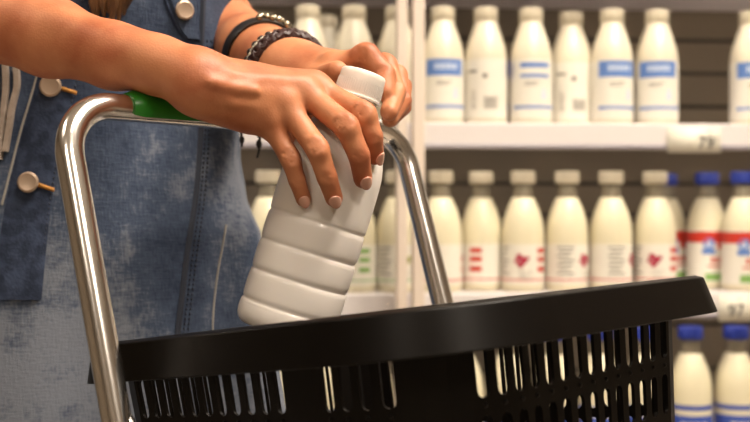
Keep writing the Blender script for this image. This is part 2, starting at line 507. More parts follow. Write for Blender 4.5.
for i in range(NZ-1):
    for k in range(NT): fs.append((i*NT+k, i*NT+(k+1)%NT, (i+1)*NT+(k+1)%NT, (i+1)*NT+k))
bvh = BVHTree.FromPolygons(vs, fs)
mb.add(vs, fs)
dress = W(mb, 'denim_dress', 'denim', person)
so = dress.modifiers.new('t', 'SOLIDIFY'); so.thickness = .0022; so.offset = -1
dress['label'] = 'faded blue denim button-front dress'
def on_cloth(px, py, lift=.0004):
    d = (P(px,py,1)-CAMP).normalized(); h = bvh.ray_cast(CAMP, d)
    if h[0] is None:
        return P(px,py,1.0), Vector((0,-1,0))
    n = h[1] if h[1].dot(d) < 0 else -h[1]
    return h[0]+n*lift, n
def cloth_line(pts, step=6):
    out = []
    q = smooth_pts([(x,y,0) for x,y in pts], 10)
    for p in q: out.append(on_cloth(p.x, p.y)[0])
    return out
def seam(pts, r, m, name='seam', flat=1.0):
    mb = MB(); mb.tube(cloth_line(pts), r, 6); return W(mb, name, m, dress)
def stitches(lines, m='thread_orange', r=.0008, name='stitching'):
    mb = MB()
    for pts in lines:
        L = cloth_line(pts)
        # resample to 3 mm dashes
        acc = 0; seg = []
        for a,b in zip(L[:-1], L[1:]):
            n = max(1, int((b-a).length/.001))
            for i in range(n): seg.append(a.lerp(b, i/n))
        for i in range(0, len(seg)-3, 4): mb.tube([seg[i], seg[min(i+2,len(seg)-1)]], r, 5)
    return W(mb, name, m, dress)
# placket: a doubled band of cloth down the front
def cloth_band(left, right, m, name, lift=.0025, n=40):
    mb = MB(); vs = []; fs = []
    A = smooth_pts([(x,y,0) for x,y in left], n//(len(left)-1)); B = smooth_pts([(x,y,0) for x,y in right], n//(len(right)-1))
    K = 8; N = min(len(A), len(B))
    for i in range(N):
        for k in range(K):
            t = k/(K-1); p = A[i].lerp(B[i], t)
            e = 1 if 0 < k < K-1 else 0
            vs.append(on_cloth(p.x, p.y, lift if e else -.001)[0])
    for i in range(N-1):
        for k in range(K-1): fs.append((i*K+k, i*K+k+1, (i+1)*K+k+1, (i+1)*K+k))
    mb.add(vs, fs); return W(mb, name, m, dress)
cloth_band([(46,-30),(36,75),(20,135),(4,200),(-12,300)], [(86,-30),(80,75),(66,135),(54,200),(44,300)], 'denim_dark', 'placket', .0022)
cloth_band([(162,-30),(166,0),(176,28),(184,38)], [(200,-30),(198,0),(199,20),(199,40)], 'denim', 'pocket_flap', .0035)
stitches([[(83,-20),(77,75),(63,135),(50,200),(38,300)], [(50,-20),(41,75),(26,135),(10,200)]], 'thread_dark')
seam([(38,72),(30,100),(21,130),(12,165),(2,205)], .0010, 'thread_pale', 'placket_edge')
seam([(203,-10),(201,50),(201,110),(196,190),(186,260),(176,345)], .0028, 'thread_dark', 'side_seam')
stitches([[(207,40),(206,110),(201,190),(192,260),(182,345)], [(211,40),(210,110),(205,190),(196,260),(186,345)]], 'thread_dark')
seam([(163,-8),(168,8),(177,28),(186,38),(200,40)], .0016, 'denim_dark', 'flap_seam')
seam([(197,-8),(197,20),(200,44)], .0013, 'denim_dark', 'pocket_seam')
stitches([[(32,196),(30,230),(24,262),(20,290)], [(27,196),(25,230),(19,262),(15,288)], [(-4,284),(8,286),(20,290)], [(-4,290),(8,292),(19,295)]])
seam([(212,345),(213,310),(217,275),(222,248),(226,225)], .0009, 'thread_pale', 'fold_highlight')  # pale line painted as the light caught along a drape fold
for pts in ([(2,60),(3,85),(1,110),(-2,135),(-4,160)], [(13,66),(14,85),(9,108),(6,128),(2,152)]):
    cloth_band(pts, [(x+7,y) for x,y in pts], 'fray', 'frayed_trim', .004)
# pale metal buttons with orange buttonholes
def button(px, py, r, hole=True):
    c,n = on_cloth(px, py, .006); M = Matrix.Translation(c) @ n.to_track_quat('Z','Y').to_matrix().to_4x4()
    mb = MB(); mb.lathe([(1e-7,-.004),(r*.5,-.004),(r*.5,-.001),(r*.95,-.001),(r,0),(r*.97,.0012),(r*.8,.002),(r*.6,.0015),(1e-7,.0015)], 28, M)
    b = W(mb, 'button', 'button', dress)
    if hole:
        a = on_cloth(px+9, py+2, .003)[0]; e = on_cloth(px+24, py+7, .003)[0]
        m2 = MB(); d = (e-a)
        for k in range(9):
            t = k/8; p = a+d*t; s = d.normalized().cross(n)*.0016
            m2.tube([p-s, p+s+d.normalized()*.0008], .0008, 5)
        m2.tube([a,e], .0011, 6)
        W(m2, 'buttonhole', 'thread_orange', dress)
button(52,86,.0092); button(30,183,.0088); button(182,11,.0086, False); 

# hair: scalp shell, length down the back, one lock falling over the chest
mb = MB()
hp = []
for i in range(13):
    for k in range(24):
        q = PI*i/12*.62; t = 2*PI*k/24
        hp.append(Vector((TX+.083*math.sin(q)*math.cos(t), TY+.0+.105*math.sin(q)*math.sin(t), 1.665+.122*math.cos(q))))
fsx = [(i*24+k, i*24+(k+1)%24, (i+1)*24+(k+1)%24, (i+1)*24+k) for i in range(12) for k in range(24)]
mb.add(hp, fsx)
for k in range(46):
    t = PI*(-.08+1.16*k/45); x = TX+.078*math.cos(t); y = TY+.10*math.sin(t)
    j = random.uniform(-.01,.01)
    mb.tube(smooth_pts([(x*.98+TX*.02,y,1.70),(x+j,y+.012,1.60),(x+j*2,y+.02,1.50),(x+j,TY+.165+random.uniform(-.01,.01),1.36),(TX+(x-TX)*.9,TY+.17,1.25)], 4), [.010]*8+[.009]*5+[.007]*3+[.003], 6)
for k in range(9):
    x0 = 92+k*4.2; a = on_cloth(x0, -45, .012)[0]; 
    yb = [22,16,12,8,20,24,18,10,4][k]
    x1 = [96,97,104,108,112,110,117,122,124][k]
    b = on_cloth(x0+1, -10, .010+.002*(k%3))[0]; c = on_cloth(x1, yb+6, .007)[0]
    top = Vector((TX+.07, TY-.03, 1.66)); sh = Vector((TX+.085+.002*k, TY-.10, 1.46)); mid = Vector((TX+.08+.003*k, TY-.17, 1.36))
    mb.tube(smooth_pts([top, sh, mid, a, b, c], 5), [.006]*18+[.0042]*5+[.003,.0022,.0012], 6)
h = W(mb, 'hair', 'hair', person); h['label'] = 'long brown hair with a lock over the chest'
for s in (-1,1):
    mb = MB(); x = TX+s*.085
    L = [Vector((x,TY+.075,.045)),Vector((x,TY+.03,.048)),Vector((x+s*.01,TY-.06,.042)),Vector((x+s*.015,TY-.13,.036)),Vector((x+s*.015,TY-.165,.030))]
    mb.tube(smooth_pts(L,4), [.034]+[.043]*4+[.047]*4+[.046]*4+[.044]*3+[.03], 16)
    for i,v in enumerate(mb.v):
        if v[2] < 0: mb.v[i] = (v[0],v[1],0)
    W(mb, 'shoe', 'shoe', person)

# ------------------------------------------------------------------ bracelets on the far wrist
def ring(center, axis, r, r2=None, n=48, a0=0, a1=2*PI, up=Vector((0,0,1))):
    axis = axis.normalized(); u = (up-axis*up.dot(axis)).normalized(); v = axis.cross(u)
    r2 = r2 or r
    return [center+u*math.cos(a0+(a1-a0)*k/n)*r+v*math.sin(a0+(a1-a0)*k/n)*r2 for k in range(n)]
ax = (LW-P(213,24,1.095)).normalized()
def arm_at(px, py, d): return P(px,py,d)
def axpt(t):
    a = P(255,53,.975); return a+(LW-a)*t
def snug(c, axis, off, n=56):
    out = []
    for p in ring(c, axis, 1.0, n=n):
        d_ = (p-c).normalized(); r = np.arange(.004,.06,.0003); q = np.array([c+d_*float(t) for t in r], np.float32)
        v = left_arm(q); k = int(np.argmax(v > 0)); out.append(c+d_*(float(r[k])+off))
    for _ in range(3): out = [(out[i-1]+out[i]*2+out[(i+1)%n])/4 for i in range(n)]
    return out
# flat black leather band
mb = MB(); c = axpt(.15); AXA = ax+Vector((.10,0,-.15)); R = snug(c, AXA, .0012)
vs = []; fs = []; aw = AXA.normalized(); nn = len(R)
for i,p in enumerate(R):
    o = (p-c).normalized()
    for (u_,v_) in ((-.0065,-.001),(-.0065,.0008),(-.0035,.0018),(.0035,.0018),(.0065,.0008),(.0065,-.001)): vs.append(p+aw*u_+o*v_)
for i in range(nn):
    for k in range(6): fs.append((i*6+k, i*6+(k+1)%6, ((i+1)%nn)*6+(k+1)%6, ((i+1)%nn)*6+k))
mb.add(vs, fs)
bl = W(mb, 'leather_bracelet', 'leather_black', person); bl['label'] = 'flat black leather bracelet with small metal beads'
mb = MB()
R2 = snug(c, AXA, .0040)
srt = sorted(range(56), key=lambda i: (R2[i]-P(276,26,.95)).length)[:9]
for j,i in enumerate(srt): mb.ball(R2[i]+ax*((j%3)-1)*.003, .0030+.0008*(j%2), 10)
W(mb, 'metal_beads', 'bead_metal', bl)
# pale and dark beads on a cord
c = axpt(.68)
mb = MB(); AXB = ax+Vector((.08,0,-.10)); R = snug(c, AXB, .0016, 52)
mb.tube(R, .0016, 6, closed=True)
for i in range(0,52,2): mb.ball(R[i], .0034, 8)
cb = W(mb, 'beaded_bracelet', 'leather_black', person); cb['label'] = 'bracelet of dark and pale beads'
mb = MB(); c2 = c+ax*.0052; R = snug(c2, AXB, .0018, 60)
for i in range(60): mb.ball(R[i], .0027, 8)
W(mb, 'pale_beads', 'bead_pale', cb)
# braided dark red leather
c = axpt(.90)
R = snug(c, ax+Vector((.06,0,-.06)), .0026, 72); mb = MB()
for ph in range(3):
    pts = []
    for i,p in enumerate(R):
        q = i*2*PI*9/72+ph*2*PI/3; o = (p-c).normalized()
        pts.append(p+ax*.0044*math.sin(q)+o*.0016*math.cos(2*q))
    mb.tube(pts, .0034, 7, closed=True)
rb = W(mb, 'braided_bracelet', 'leather_red', person); rb['label'] = 'braided dark red leather bracelet'
mb = MB()
mb.tube(smooth_pts([P(262,100,.93),P(259,118,.93),P(260,136,.93),P(259,150,.93),P(257,158,.93)],4), .0011, 6)
mb.tube(smooth_pts([P(258,98,.935),P(248,112,.935),P(242,128,.935),P(242,147,.935)],4), .0010, 6)
mb.ball(P(259,144,.93), .0026, 8, (1,1,1.6)); mb.ball(P(242,140,.935), .0022, 8, (1,1,1.6)); mb.ball(P(259,136,.93), .0018, 8)
W(mb, 'tie_cord', 'leather_black', rb)

# ------------------------------------------------------------------ held bottle
BD = .78; K_ = BD/FP
top = P(364.5,72.5,BD); dn = Vector((-.298,0,-.9546)).normalized(); dn = (dn+Vector((0,-.03,0))).normalized()
Bt = Matrix.Translation(top) @ (-dn).to_track_quat('Z','Y').to_matrix().to_4x4()
bot = empty('milk_bottle'); bot.matrix_basis = Matrix.Translation(top+dn*272*K_) @ (-dn).to_track_quat('Z','Y').to_matrix().to_4x4()
tag(bot, 'large unlabelled ribbed white milk bottle, tilted and held in both hands above the basket', 'bottle')
H = 272*K_
def bp(s, r): return (r*K_, H-s*K_)
pr = [(1e-7,.004),bp(270,30),bp(272,38),bp(271,44),bp(268,47.5),bp(263,49.6),bp(258,50.2)]
gro = [247,217,187,157]
def band(s0, s1, rb):
    out = []
    for i in range(1,8):
        t = i/8; out.append(bp(s0+(s1-s0)*t, rb+.45*math.sin(PI*t)))
    return out
pr += [bp(251,50.0), bp(248.6,49.4), bp(247,48.0), bp(245.4,49.2)]
for a,b in ((244,220),(214,190),(184,160)):
    pr += band(a, b, 49.4); pr += [bp(b-1.6,49.0), bp(b-3,47.7), bp(b-4.4,49.0)]
pr += [bp(153,49.4),bp(148,49.6),bp(140,49.7),bp(130,49.7),bp(118,49.6),bp(108,49.3),bp(98,48.6),bp(88,46.6),bp(78,43.6),bp(68,40),bp(58,36),bp(48,31.5),bp(40,27.5),bp(34,24),bp(31,21.5),bp(29,20.5),bp(20,20)]
mb = MB(); mb.lathe([(max(r,1e-7),z) for r,z in pr], 96)
bb = mb.build('bottle_body', 'milk_plastic', bot, auto=False)
mb = MB()
n = 96; vs = []; fs = []
cp = [bp(28,23.6),bp(28,25),bp(26.2,25.2),bp(25.6,23.6),bp(24,23.2),bp(22.5,23.6),bp(6,23.0),bp(2,22.6),bp(.5,21.4),bp(0,19.5),bp(0,.001)]
mb.lathe([(max(r,1e-7),z) for r,z in cp], 96)
for k in range(60):
    q = 2*PI*k/60; r0 = 23.4*K_
    mb.tube([(r0*math.cos(q),r0*math.sin(q),H-22*K_),(r0*.985*math.cos(q),r0*.985*math.sin(q),H-11*K_)], .00042, 5)
mb.build('bottle_cap', 'cap_white', bot)

# ------------------------------------------------------------------ basket trolley: bent chrome handle, frame, wheels
e1 = Vector((.676,.737,0)).normalized(); e2h = Vector((.737,-.676,0)).normalized()
ld = Vector((.2387,-.230,-1)).normalized()
nrm = Vector((-.1143,.0937,1)); nrm = (nrm-e1*nrm.dot(e1)).normalized(); e2 = nrm.cross(e1)
if e2.dot(e2h) < 0: e2 = -e2
HR = .0092
LT = P(69,150,.69); RT = LT+e1*.330
trol = empty('basket_trolley', ((LT+ld*.5+e1*.163).x, (LT+ld*.5+e1*.163).y, 0))
tag(trol, 'chrome shopping basket trolley with tall bent tube handle and green grip', 'trolley')
zt = P(130,108.5,.735).z
def arcpts(p, a, b, r, n=12):               # round the corner at p between directions a and b
    a = a.normalized(); b = b.normalized(); ang = a.angle(b); t = r/math.tan(ang/2)
    bis = (a+b).normalized(); c = p+bis*(r/math.sin(ang/2)); s = p+a*t; e = p+b*t
    u = (s-c); v = (e-c); th = u.angle(v); axq = u.cross(v).normalized()
    return [c+Quaternion(axq, th*i/n) @ u for i in range(n+1)]
LTop = LT-ld*((zt-LT.z)/(-ld.z)); LTop.z = zt
RTop = LTop+e1*.330
LB = LT+ld*((LT.z-.14)/(-ld.z)); RB = LB+e1*.330
pts = [LB, LT+ld*.3]+arcpts(LTop, ld, e1, .038, 16)+arcpts(RTop, -e1, ld, .034, 16)+[RTop+ld*.3, RB]
mb = MB(); mb.tube(pts, HR, 28)
W(mb, 'handle_tube', 'chrome', trol)
# green grip: a shell open underneath
mb = MB(); g0 = LTop+e1*.050; g1 = LTop+e1*.205; N = 40; K = 26; vs = []; fs = []
upv = Vector((0,0,1)); sd = e1.cross(upv).normalized()
for i in range(N):
    p = g0.lerp(g1, i/(N-1)); e = min(i, N-1-i)
    ro = HR+.0042*(1 if e > 1 else (.75 if e == 1 else .35))
    for (rad,rev) in ((ro,0),(HR+.0002,1)):
        for k in range(K):
            q = (-118+236*k/(K-1))*PI/180
            if rev: q = -q
            vs.append(p+upv*math.cos(q)*rad+sd*math.sin(q)*rad)
for i in range(N-1):
    for k in range(2*K):
        k2 = (k+1)%(2*K); fs.append((i*2*K+k, i*2*K+k2, (i+1)*2*K+k2, (i+1)*2*K+k))
fs.append(tuple(range(2*K))); fs.append(tuple((N-1)*2*K+k for k in range(2*K)))
mb.add(vs, fs); W(mb, 'handle_grip', 'green_grip', trol)
# base
for a_,b_ in ((LB-e2h*.34,LB+e2h*.14),(RB-e2h*.34,RB+e2h*.14),(LB-e2h*.33,RB-e2h*.33),(LB+e2h*.13,RB+e2h*.13)):
    W(MB().tube([a_,b_], HR, 16), 'base_rail', 'chrome', trol)
for B in (LB, RB):
    for s in (-.33, .13):
        c = B+e2h*s; mb = MB(); mb.lathe([(1e-7,-.012),(.036,-.012),(.042,-.008),(.042,.008),(.036,.012),(1e-7,.012)], 28, Matrix.Translation((c.x,c.y,.043)) @ e1.to_track_quat('Z','Y').to_matrix().to_4x4())
        w_ = W(mb, 'wheel', 'wheel', trol)
        mb = MB()
        for q in (-1,1): mb.tube([c+e1*.016*q+Vector((0,0,.0-c.z+.040)), c+e1*.016*q+Vector((0,0,-.02))], .0035, 8)
        mb.tube([c-e1*.016+Vector((0,0,-.02)), c+e1*.016+Vector((0,0,-.02))], .0045, 8); mb.tube([c+Vector((0,0,-.02)), c], .006, 8)
        W(mb, 'caster_fork', 'chrome', w_)

# ------------------------------------------------------------------ black basket
W1 = .319; W2 = .332
nrm = Vector((-.1143,.0937,1)).normalized(); e1t = (e1-nrm*e1.dot(nrm)).normalized(); e2 = e1t.cross(nrm); e2 = e2 if e2.dot(e2h) > 0 else -e2                          # rim rectangle, corner to corner
BH = .205
Lc = P(90,346,.715)-e2*.032+nrm*.0005
# rim plane passes through Lc; rows of slots go round the walls
basket = empty('shopping_basket')
Mb = Matrix((e1t.to_4d(), e2.to_4d(), nrm.to_4d(), Vector((0,0,0,1)))).transposed()
for i in range(3): Mb[3][i] = 0
cenb = Lc+e1t*W1/2+e2*W2/2-nrm*BH
basket.matrix_basis = Matrix.Translation(cenb) @ Mb
tag(basket, 'black slotted plastic shopping basket with deep flared rim, tilted on the chrome trolley', 'basket')
INS = .024
def rrect(a, b, r, n=8):                     # half sizes, four corner radii; counter-clockwise in (x=e1, y=e2)
    if not isinstance(r, (list,tuple)): r = [r]*4
    out = []
    for qi,(sx,sy) in enumerate(((1,1),(-1,1),(-1,-1),(1,-1))):
        cx = sx*(a-r[qi]); cy = sy*(b-r[qi])
        for i in range(n+1):
            q = PI/2*(qi+i/n); out.append((cx+r[qi]*math.cos(q), cy+r[qi]*math.sin(q)))
    return out
# rim
prof_r = [(-.003,BH-.020),(-.003,BH-.0015),(-.001,BH+.0005),(.0155,BH+.0005),(.0205,BH-.0015),(.0262,BH-.0252),(.0240,BH-.0256),(.0170,BH-.004),(.000,BH-.004),(.000,BH-.020)]
ba, bbb = W1/2-INS, W2/2-INS; CRS = [.022,.075,.018,.030]
mb = MB(); vs = []; fs = []; nq = 14
for (o_,z) in prof_r:
    for (x,y) in rrect(ba+o_, bbb+o_, [c_+o_ for c_ in CRS], nq): vs.append((x,y,z))
NP = 4*(nq+1); M_ = len(prof_r)
for i in range(M_):
    j = (i+1)%M_
    for k in range(NP): fs.append((i*NP+k, i*NP+(k+1)%NP, j*NP+(k+1)%NP, j*NP+k))
mb.add(vs, fs); mb.build('rim', 'basket_black', basket, bevel=.0006)
# walls
TH = .0022; TP = .075                          # wall thickness and taper
def seg_ends(k, z, inner):                     # k even: corner arc k/2; k odd: straight side after that corner
    sh = (BH-z)*TP; a = ba-sh; b = bbb-sh; c = []
    for qi,(sx,sy) in enumerate(((1,1),(-1,1),(-1,-1),(1,-1))): c.append((sx*(a-CRS[qi]), sy*(b-CRS[qi])))
    return c
def seg_len(k):
    if k%2 == 0: return CRS[k//2]*PI/2
    i = k//2; j = (i+1)%4; c = seg_ends(k, BH, 0)
    n = (math.cos(PI/2*(i+1)), math.sin(PI/2*(i+1)))
    p = (c[i][0]+n[0]*CRS[i], c[i][1]+n[1]*CRS[i]); q = (c[j][0]+n[0]*CRS[j], c[j][1]+n[1]*CRS[j])
    return math.hypot(p[0]-q[0], p[1]-q[1])
def wall_pt(k, u, z, inner):
    c = seg_ends(k, z, inner); o_ = -TH if inner else 0; t = u/seg_len(k)
    if k%2 == 0:
        i = k//2; q = PI/2*(i+t); return (c[i][0]+(CRS[i]+o_)*math.cos(q), c[i][1]+(CRS[i]+o_)*math.sin(q), z)
    i = k//2; j = (i+1)%4; n = (math.cos(PI/2*(i+1)), math.sin(PI/2*(i+1)))
    p = (c[i][0]+n[0]*(CRS[i]+o_), c[i][1]+n[1]*(CRS[i]+o_)); q = (c[j][0]+n[0]*(CRS[j]+o_), c[j][1]+n[1]*(CRS[j]+o_))
    return (p[0]+(q[0]-p[0])*t, p[1]+(q[1]-p[1])*t, z)
def cell(mb, side, u0, u1, z0, z1, slot):
    vs = []
    if not slot:
        for inner in (0,1):
            for (u,z) in ((u0,z0),(u1,z0),(u1,z1),(u0,z1)): vs.append(wall_pt(side,u,z,inner))
        mb.add(vs, [(0,1,2,3),(7,6,5,4)]); return
    cu = (u0+u1)/2; hw,s0,s1 = slot; n = 6
    st = []; bd = []
    hu = (u1-u0)/2; cz = (z0+z1)/2; hz = (z1-z0)/2
    for c_z,q0 in ((s1-hw,0),(s0+hw,PI)):
        for i in range(n+1):
            q = q0+PI*i/n; st.append((cu+hw*math.cos(q), c_z+hw*math.sin(q)))
    for (u,z) in st:
        top_ = z > (s0+s1)/2
        # push outwards to the cell border
        x = (u-cu)/hw
        if top_:
            k = (z-(s1-hw))/hw
            q = math.atan2(k, x)
            if q <= PI/4: bd.append((u1, (s1-hw)+(z1-(s1-hw))*math.tan(q)))
            elif q >= 3*PI/4: bd.append((u0, (s1-hw)+(z1-(s1-hw))*math.tan(PI-q)))
            else: bd.append((cu+hu/math.tan(q), z1))
        else:
            k = ((s0+hw)-z)/hw; q = math.atan2(k, x)
            if q <= PI/4: bd.append((u1, (s0+hw)-((s0+hw)-z0)*math.tan(q)))
            elif q >= 3*PI/4: bd.append((u0, (s0+hw)-((s0+hw)-z0)*math.tan(PI-q)))
            else: bd.append((cu+hu/math.tan(q), z0))
    N = len(st)
    for inner in (0,1):
        for (u,z) in st: vs.append(wall_pt(side,u,z,inner))
        for (u,z) in bd: vs.append(wall_pt(side,u,z,inner))
    # extra border corners (outer and inner)
    cs = [(u1,z1),(u0,z1),(u0,z0),(u1,z0)]
    base = len(vs)
    for inner in (0,1):
        for (u,z) in cs: vs.append(wall_pt(side,u,z,inner))
    fs = []
    for k in range(N):
        k2 = (k+1)%N
        fs.append((k, k2, N+k2, N+k)); fs.append((2*N+k2, 2*N+k, 3*N+k, 3*N+k2)); fs.append((k2, k, 2*N+k, 2*N+k2))
    for inner in (0,1):
        o_ = N+inner*2*N
        for k in range(N):
            k2 = (k+1)%N; a = bd[k]; b_ = bd[k2]
            for ci,(u,z) in enumerate(cs):
                if abs(a[0]-b_[0]) > 1e-9 and abs(a[1]-b_[1]) > 1e-9:
                    if (abs(a[0]-u) < 1e-9 or abs(a[1]-z) < 1e-9) and (abs(b_[0]-u) < 1e-9 or abs(b_[1]-z) < 1e-9):
                        fs.append((o_+k, o_+k2, base+inner*4+ci))
    mb.add(vs, fs)
ZRN = [BH-.004, BH-.0560, BH-.093, BH-.130, BH-.166, .0]; ZRF = [BH-.004, BH-.088, BH-.170, .0]
def wall(k, solids, hw=.0034, far=False):
    mb = MB(); L = seg_len(k); n = max(1, int(round(L/(.0158 if k == 1 else .0133)))); p = L/n; ZR = ZRF if far else ZRN
    for r in range(len(ZR)-1):
        z1,z0 = ZR[r],ZR[r+1]
        for i in range(n):
            u0 = p*i; u1 = u0+p
            if r == len(ZR)-2 or solids == 'all' or i in solids: cell(mb, k, u0, u1, z0, z1, None)
            else:
                s1 = z1-(.0200 if r == 0 else .0055); s0 = z0+(.0040 if r == 0 else .005)
                if far: s1 = z1-(.022 if r == 0 else .003); s0 = z0+.003
                cell(mb, k, u0, u1, z0, z1, (hw, s0, s1))
    if not far and solids != 'all':
        for i in range(n):
            if i in solids: continue
            mb.ball(Vector(wall_pt(k, p*(i+.5), ZR[1], 0)), .0014, 8)
    return mb
for k,sol,hw,far in ((0,'all',0,False),(1,(),.0042,False),(2,(3,4,5),.0038,False),(3,(1,2),.0038,False),(4,'all',0,False),(5,(),.0057,True),(6,'all',0,False),(7,(),.0057,True)):
    wall(k, sol, hw, far).build('side_wall' if k%2 else 'corner_post', 'basket_black', basket, auto=True)
mb = MB(); vs = []
sh = BH*TP; R_ = rrect(ba-sh, bbb-sh, CRS, 8)
for z in (0,.003): vs += [(x,y,z) for x,y in R_]
N = len(R_); fs = [tuple(range(N))[::-1], tuple(N+k for k in range(N))]+[(k,(k+1)%N,N+(k+1)%N,N+k) for k in range(N)]
mb.add(vs, fs); mb.build('basket_floor', 'basket_black', basket)

# the basket narrows a little towards its handle end
for ch in basket.children:
    for v in ch.data.vertices:
        x,y = v.co.x, v.co.y
        v.co.x = x-.044*max(0,min(1,.5-y/W2))*max(0,min(1,.5+x/W1))

# wire tray carrying the basket, and the struts to the handle legs
mb = MB()
def BW(x,y,z): return basket.matrix_basis @ Vector((x,y,z))
ta, tb, tz = ba-BH*TP+.006, bbb-BH*TP+.006, -.0052
loop = [BW(x,y,tz) for x,y in rrect(ta, tb, [c_+.005 for c_ in CRS], 6)]
mb.tube(loop, .0032, 8, closed=True)
for k in range(9):
    y = -tb+2*tb*(k+.5)/9; mb.tube([BW(-ta,y,tz-.0), BW(ta,y,tz)], .0020, 6)
for k in range(4):
    x = -ta+2*ta*(k+.5)/4; mb.tube([BW(x,-tb,tz-.004), BW(x,tb,tz-.004)], .0020, 6)
W(mb, 'wire_tray', 'chrome', trol)
for (Lg,sx) in ((LT,-1),(RT,1)):
    # point on this leg level with the tray
    t = (BW(0,0,tz)-Lg).dot(nrm)/ld.dot(nrm); q = Lg+ld*t; mb = MB()
    mb.tube([q, BW(sx*ta, 0, tz)], .0045, 10)
    s = Lg+ld*(.160 if sx < 0 else .21)
    mb.tube(smooth_pts([s, s+(BW(sx*(ta+.012), tb*.1, .02)-s)*.5, BW(sx*(ta+.010), tb*.55, tz), BW(sx*ta, tb*.9, tz)], 5), .0038, 10)
    W(mb, 'tray_strut', 'chrome', trol)

# ------------------------------------------------------------------ refrigerated display case with milk
SL = .07; CD = 1.95                             # the case turns slightly away to the right
th = math.atan(SL); ux = Vector((math.cos(th), math.sin(th), 0)); uy = Vector((-math.sin(th), math.cos(th), 0))
case = empty('refrigerated_display_case', (0,CD,0), th)
tag(case, 'tall refrigerated display case with white shelves of milk behind glass doors', 'display case')
XL, XR = -1.5, 1.5
Z1, Z2, Z3, Z0 = 1.2075, .902, .612, 1.52
def shelf(z):
    mb = MB(); mb.box((XL,.0,z-.016), (XR,.47,z)); s = mb.build('shelf', 'shelf_white', case, bevel=.002)
    mb = MB(); mb.box((XL,-.018,z-.046), (XR,-.001,z+.001)); mb.build('price_rail', 'shelf_white', s, bevel=.003)
    mb = MB(); mb.box((XL,-.0195,z-.046), (XR,-.0182,z-.037)); mb.build('rail_lip', 'shelf_rail', s)
    mb = MB(); mb.box((XL,.012,z-.024), (XR,.03,z-.0165)); l = mb.build('light_strip', 'led_on', s)
for z in (Z0,Z1,Z2,Z3,.32): shelf(z)
mb = MB(); mb.box((XL,.472,.1), (XR,.50,2.05)); mb.build('back_panel', 'case_back', case)
mb = MB()
for z in (Z1+.005,Z1+.08,Z1+.155,Z1+.23,Z2+.06,Z2+.14,Z2+.21,Z3+.08,Z3+.18): mb.box((XL,.4695,z-.004), (XR,.4715,z+.004))
mb.build('panel_groove', 'case_line', case)
MB().box((XL-.05,-.02,0), (XL-.002,.5,2.05)).build('side_panel', 'case_white', case); MB().box((XR+.002,-.02,0), (XR+.05,.5,2.05)).build('side_panel', 'case_white', case)
mb = MB(); mb.box((XL-.05,-.14,2.051), (XR+.05,.5,2.30)); mb.build('header', 'case_white', case, bevel=.01)
mb = MB(); mb.box((XL-.05,-.10,0), (XR+.05,.47,.12)); mb.build('plinth', 'case_line', case)
def cx_of(px, yo):                              # local x in the case where that bearing meets the line y=yo
    k = (px-375)/FP                              # world x = k*y ; world = (0,CD)+ux*X+uy*yo
    return (k*(CD+uy.y*yo)-uy.x*yo)/(ux.x-k*ux.y)
# door frames, with panes
DY = -.105
for (a,b) in ((396.5,407.5),(412.5,425)):
    x0,x1 = cx_of(a,DY), cx_of(b,DY)
    mb = MB(); mb.box((x0,DY,.13), (x1,DY+.028,2.05)); mb.build('door_stile', 'door_frame', case, bevel=.003)
for (x0,x1) in ((XL, cx_of(397,DY)), (cx_of(424,DY), XR)):
    mb = MB(); mb.box((x0,DY+.010,.16), (x1,DY+.014,2.02)); mb.build('glass_pane', 'pane_glass', case, smooth=False)
    MB().box((x0,DY,2.02), (x1,DY+.028,2.05)).build('door_rail', 'door_frame', case); MB().box((x0,DY,.13), (x1,DY+.028,.16)).build('door_rail', 'door_frame', case)

# bottles ---------------------------------------------------------
def patch(mb, r, a0, a1, z0, z1, n=10):
    vs = []; fs = []
    for j,z in enumerate((z0,z1)):
        for k in range(n+1):
            q = (a0+(a1-a0)*k/n)*PI/180-PI/2; vs.append((r*math.cos(q), r*math.sin(q), z))
    for k in range(n): fs.append((k,k+1,n+1+k+1,n+1+k))
    mb.add(vs, fs); return mb
def disc(mb, r, a, z, s):                       # small round mark on the bottle's side
    vs = []; n = 14
    for k in range(n):
        q = 2*PI*k/n; aa = (a+math.degrees(s*math.cos(q)/r))*PI/180-PI/2
        vs.append((r*math.cos(aa), r*math.sin(aa), z+s*math.sin(q)))
    mb.add(vs, [tuple(range(n))]); return mb
def make(kind):
    if kind == 'tall':
        t = empty('milk_bottle'); Hh = .2165; R = .0388
        pr = [(1e-7,.001),(.034,0),(.0375,.002),(R,.007),(R,.119),(.0381,.128),(.0363,.140),(.0328,.153),(.0285,.166),(.0243,.178),(.0212,.187),(.0196,.194),(.0190,.200)]
        MB().lathe(pr, 36).build('bottle_body', 'milk_white', t, auto=False)
        MB().lathe([(.0212,.1935),(.0222,.195),(.0218,Hh-.002),(.0205,Hh),(1e-7,Hh)], 30).build('bottle_cap', 'cap_bg', t)
    else:
        t = empty('milk_bottle'); Hh = .2215; R = .0388
        pr = [(1e-7,.001),(.033,0),(.037,.003),(R,.009),(R,.098),(.0384,.110),(.0367,.124),(.0338,.138),(.0295,.151),(.0245,.163),(.0195,.173)]
        MB().lathe(pr, 36).build('bottle_body', 'milk_bg', t, auto=False)
        MB().lathe([(.0194,.1728),(.0175,.179),(.0166,.186),(.0166,.200)], 30).build('bottle_neck', 'neck_clear', t, auto=False)
        MB().lathe([(.0215,.1985),(.0228,.200),(.0228,Hh-.003),(.0215,Hh),(1e-7,Hh)], 30).build('bottle_cap', 'cap_blue' if kind in ('red','blue') else 'cap_bg', t)
    return t, R
